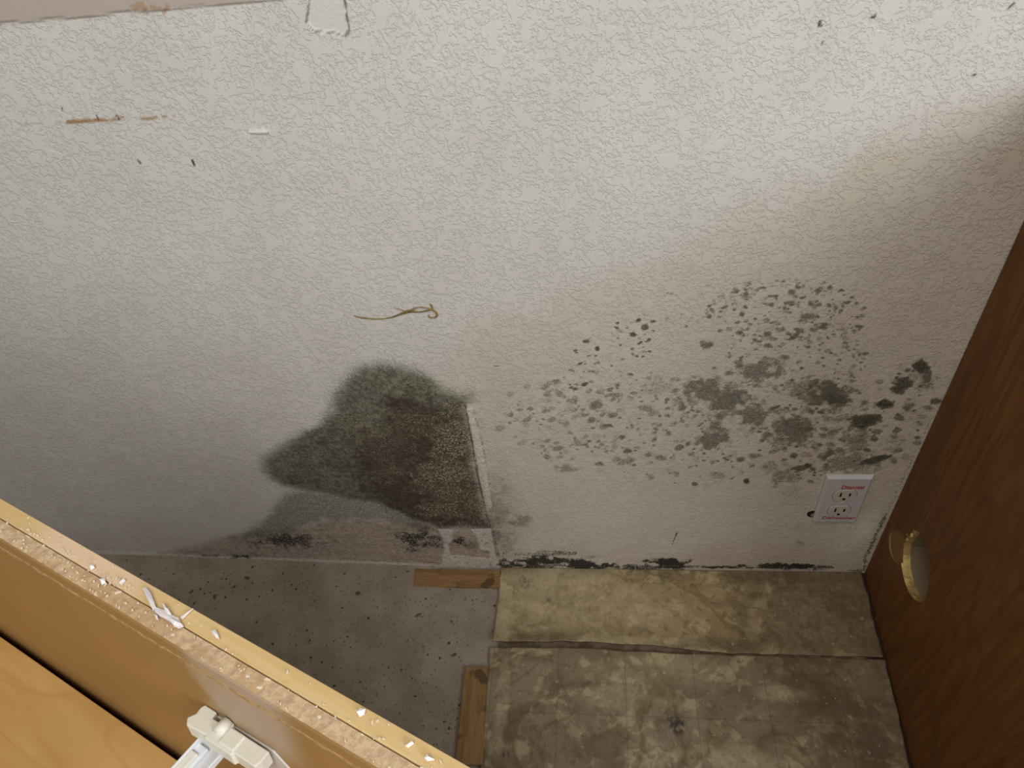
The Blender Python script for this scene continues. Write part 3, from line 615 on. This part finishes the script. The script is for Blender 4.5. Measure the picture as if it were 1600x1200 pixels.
chip([(634, 1168), (644, 1161), (647, 1163), (638, 1170)], 'thin white flake, second from the lower end of the cabinet edge')
chip([(664, 1188), (668, 1182), (673, 1186), (679, 1189), (668, 1191)], 'forked white flake closest to the lower end of the cabinet edge')
chip([(283, 967), (301, 952), (303, 953), (286, 969)], 'faint pink hair-thin sliver sticking out from the largest flake', CH2, .0005)
chip([(242, 963), (247, 964), (249, 971), (245, 969)], 'tiny pale flake just under the long lilac-white flake')
chip([(141, 888), (147, 884), (149, 889), (143, 892)], 'small white crumb, nearest the pale worn patch of the cabinet edge')
def crumbs(name, label, cat, pts, mat, plane_fn, smin, smax, M_=None, h=.0006):
    bm = bmesh.new(); r = random.Random(len(pts))
    for p in pts:
        q = plane_fn(p); s = r.uniform(smin, smax); a0 = r.uniform(0, 6.28); st = r.uniform(1, 2.2); n = 5
        o_ = [(s * st * math.cos(t_), s * math.sin(t_)) for t_ in [6.283 * i / n + r.uniform(-.4, .4) for i in range(n)]]
        o_ = [(x * math.cos(a0) - y * math.sin(a0) + q[0], x * math.sin(a0) + y * math.cos(a0) + q[1]) for x, y in o_]
        z = q[2] if len(q) > 2 else 0; prism(bm, o_, z, z + h * r.uniform(.5, 1.5), lambda p_, hh: (p_[0], p_[1], hh))
    o = obj(name, bm, mat)
    if M_ is not None: o.matrix_world = M_
    tag(o, label, cat, kind='stuff'); return o
r = random.Random(12); pts = []
for _ in range(150):
    x = r.uniform(5, 720) if r.random() < .55 else r.gauss(130, 60); 
    if x < 0: continue
    pts.append((x, r.uniform(778 + .574 * x + 5, 844 + .604 * x - 5)))
k = Mat('pale_crumb', .8); k.col((.72, .63, .50))
crumbs('dust_crumbs', 'fine pale sawdust crumbs scattered along the chipped cabinet edge', 'dust', pts, k, lambda p: on_top(*p), .0002, .0006, Mtop @ Matrix.Translation((0, 0, .0002)))
pts = []
for _ in range(80):
    x, y = r.uniform(800, 1380), r.uniform(905, 1195); pts.append((x, y))
k = Mat('floor_crumb', .8); k.col((.60, .56, .48))
def flp(p): q = at_floor(*p); return (q[0], q[1], .0052)
crumbs('floor_debris', 'tiny pale crumbs scattered over the stained vinyl', 'debris', pts, k, flp, .0003, .0008)

# ================================================================== OUTLET
oc = at_wall(1315, 776); orot = empty('wall_outlet', (oc[0], -.001, oc[1]))
tag(orot, 'white duplex wall outlet with red handwriting, beside the oak cabinet', 'outlet')
OW = lambda px, py: (at_wall(px, py)[0] - oc[0], at_wall(px, py)[1] - oc[1])
PW = Mat('outlet_plastic', .35, .4); PW.col((.56, .55, .58)); RW = Mat('receptacle_plastic', .35, .4); RW.col((.56, .53, .50)); DK = Mat('dark_slot', .8); DK.col((.012, .010, .010))
cs = [OW(1291, 740), OW(1365, 741), OW(1336, 812), OW(1268, 811)]
x0 = (cs[0][0] + cs[3][0]) / 2; x1 = (cs[1][0] + cs[2][0]) / 2; z1 = (cs[0][1] + cs[1][1]) / 2; z0 = (cs[2][1] + cs[3][1]) / 2
TH = .0065; bv = .0035
bm = bmesh.new(); o1 = [(x0, z0), (x1, z0), (x1, z1), (x0, z1)]
a = [bm.verts.new((x, 0.001, z)) for x, z in o1]; b = [bm.verts.new((x, -.0025, z)) for x, z in o1]
q_ = [(x0 + bv, z0 + bv), (x1 - bv, z0 + bv), (x1 - bv, z1 - bv), (x0 + bv, z1 - bv)]; c_ = [bm.verts.new((x, -TH, z)) for x, z in q_]
for A_, B_ in ((a, b), (b, c_)):
    for i in range(4): bm.faces.new((A_[i], A_[(i + 1) % 4], B_[(i + 1) % 4], B_[i]))
bm.faces.new(c_); bm.faces.new(a[::-1])
obj('cover_plate', bm, PW, orot, .0007)
xm = (x0 + x1) / 2; rc = [OW(1320.5, 767.5), OW(1310.5, 791.5)]
for cxx, czz in rc:
    czz = czz; bm = bmesh.new(); pts = []
    for i in range(48):
        a_ = 2 * math.pi * i / 48; pts.append((.0172 * math.cos(a_), max(-.0138, min(.0138, .0172 * math.sin(a_)))))
    prism(bm, pts, -TH - .0016, -TH + .001, lambda p, h: (p[0] + xm, h, p[1] + czz)); ro = obj('receptacle', bm, RW, orot, .0006)
    # shadow groove ring round the receptacle
    for dx, hh in ((-.0066, .0046), (.0066, .0038)):
        bm = bmesh.new(); box(bm, xm + dx - .0013, xm + dx + .0013, -TH - .0019, -TH - .0012, czz + .003 - hh, czz + .003 + hh); obj('slot', bm, DK, ro)
    bm = bmesh.new(); bmesh.ops.create_cone(bm, cap_ends=True, segments=16, radius1=.0025, radius2=.0025, depth=.0007, matrix=Matrix.Translation((xm, -TH - .00155, czz - .0078)) @ Matrix.Rotation(math.pi / 2, 4, 'X')); obj('ground_hole', bm, DK, ro)
    bm = bmesh.new(); prism(bm, [(p[0] * 1.045, p[1] * 1.055) for p in pts], -TH - .00015, -TH + .0005, lambda p, h: (p[0] + xm, h, p[1] + czz)); g_ = Mat('groove', .8); g_.col((.20, .18, .17)); obj('groove', bm, g_, ro)
bm = bmesh.new(); bmesh.ops.create_cone(bm, cap_ends=True, segments=16, radius1=.003, radius2=.0024, depth=.0012, matrix=Matrix.Translation((xm, -TH - .0004, (rc[0][1] + rc[1][1]) / 2)) @ Matrix.Rotation(math.pi / 2, 4, 'X')); obj('screw', bm, RW, orot)
RED = Mat('red_ink', .6); RED.col((.42, .025, .03))
def writing(txt, xl, xr, zb, hgt):
    cu = bpy.data.curves.new('t', 'FONT'); cu.body = txt; cu.size = 1; cu.extrude = .01; cu.offset = .018; o = bpy.data.objects.new('t', cu); C.objects.link(o); bpy.context.view_layer.update()
    m = bpy.data.meshes.new_from_object(o.evaluated_get(bpy.context.evaluated_depsgraph_get())); bpy.data.objects.remove(o)
    v = np.array([p.co[:] for p in m.vertices]); lo, hi = v.min(0), v.max(0); sx_ = (xr - xl) / (hi[0] - lo[0]); sz_ = hgt / .72
    for p, q in zip(m.vertices, v): p.co = (xl + (q[0] - lo[0]) * sx_, -TH - .0002 - q[2] * .01, zb + q[1] * sz_)
    m.name = 'handwriting'; o = link('handwriting', m, RED, orot); o['label'] = 'red handwritten word ' + txt
a_, b_ = OW(1312.5, 757.5), OW(1347.5, 757.5); writing('Disposal', a_[0], b_[0], a_[1], .0088)
a_, b_ = OW(1283, 804.5), OW(1334, 805); writing('Dishwasher', a_[0], b_[0], a_[1], .0070)
# ear of the electrical box showing at the lower left corner
ex, ez = OW(1268, 802); bm = bmesh.new()
pts = [(ex + .004 + .011 * math.cos(t_), ez + .008 * math.sin(t_)) for t_ in np.linspace(math.pi * .5, math.pi * 1.5, 12)] + [(ex + .004, ez - .008)]
prism(bm, pts, -.0012, .0005, lambda p, h: (p[0], h, p[1])); ear = obj('box_gap', bm, DK, orot)
k = Mat('rusty_box', .6); k.col((.28, .23, .15)); bm = bmesh.new(); prism(bm, [(ex + .004 + .006 * math.cos(t_), ez - .001 + .0042 * math.sin(t_)) for t_ in np.linspace(math.pi * .5, math.pi * 1.5, 9)], -.002, -.0008, lambda p, h: (p[0], h, p[1])); obj('box_ear', bm, k, orot)

# ================================================================== dried strand on the wall
def tube(bm, P, rad, seg=8):
    P = [Vector(p) for p in P]; prev = None
    for i, p in enumerate(P):
        t = (P[min(i + 1, len(P) - 1)] - P[max(i - 1, 0)]).normalized(); n_ = Vector((0, 1, 0)); b_ = t.cross(n_).normalized()
        r_ = rad[i] if isinstance(rad, (list, tuple)) else rad
        ring = [bm.verts.new(p + b_ * math.cos(a) * r_[0] + n_ * math.sin(a) * r_[1]) for a in [6.283 * j / seg for j in range(seg)]]
        if prev:
            for j in range(seg): bm.faces.new((prev[j], prev[(j + 1) % seg], ring[(j + 1) % seg], ring[j]))
        else: bm.faces.new(ring)
        prev = ring
    bm.faces.new(prev[::-1])
def strand(pts, wds, bm, o, y=-.0018, n=6):
    W_ = [at_wall(*p) for p in pts]; out = []; rad = []
    for i in range(len(W_) - 1):
        p0, p1, p2, p3 = W_[max(i - 1, 0)], W_[i], W_[i + 1], W_[min(i + 2, len(W_) - 1)]
        for t in np.linspace(0, 1, n, endpoint=False):
            q = .5 * (2 * p1 + (p2 - p0) * t + (2 * p0 - 5 * p1 + 4 * p2 - p3) * t * t + (3 * p1 - p0 - 3 * p2 + p3) * t ** 3); w_ = wds[i] * (1 - t) + wds[i + 1] * t
            out.append((q[0] - o[0], y, q[1] - o[1])); rad.append((w_, min(w_, .0009)))
    tube(bm, out, rad)
so_ = at_wall(620, 490); bm = bmesh.new()
strand([(553, 492), (566, 495), (590, 497), (610, 495), (625, 490), (640, 485), (655, 486), (668, 484), (675, 482), (682, 487), (683, 492), (678, 496)], [.0003, .0011, .0007, .0007, .0012, .0026, .0010, .0009, .0019, .0014, .0011, .0006], bm, so_)
strand([(634, 487), (646, 481), (656, 478), (668, 479), (676, 482), (675, 476), (673, 473)], [.0012, .0010, .0006, .0007, .0012, .0010, .0012], bm, so_, -.0028)
strand([(616, 480), (626, 482), (634, 486)], [.0003, .0004, .0009], bm, so_); strand([(677, 494), (672, 494), (670, 490)], [.0012, .0010, .0004], bm, so_, -.0024)
k = Mat('dried_strand', .5, .4); k.col(k.mix(k.step(k.noise(90, 3), .4, .6), (.33, .235, .085), (.20, .135, .05)))
o = obj('dried_strand', bm, k, smooth=True); o.location = (so_[0], 0, so_[1]); tag(o, 'curly brown dried strand stuck to the white wall above the black mould', 'strand')
# white flake on the upper wall
fo = at_wall(404, 204); bm = bmesh.new(); prism(bm, [tuple(np.array(at_wall(*p)) - fo) for p in [(388, 204), (402, 202), (410, 202), (419, 203), (420, 206), (404, 207), (392, 206)]], -.003, .001, lambda p, h: (p[0], h, p[1]))
k = Mat('wall_flake', .7); k.col((.70, .69, .65)); o = obj('wall_flake', bm, k, bevel=.0008); o.location = (fo[0], -.0005, fo[1]); tag(o, 'small peeling white paint sliver on the upper left of the wall', 'paint flake')
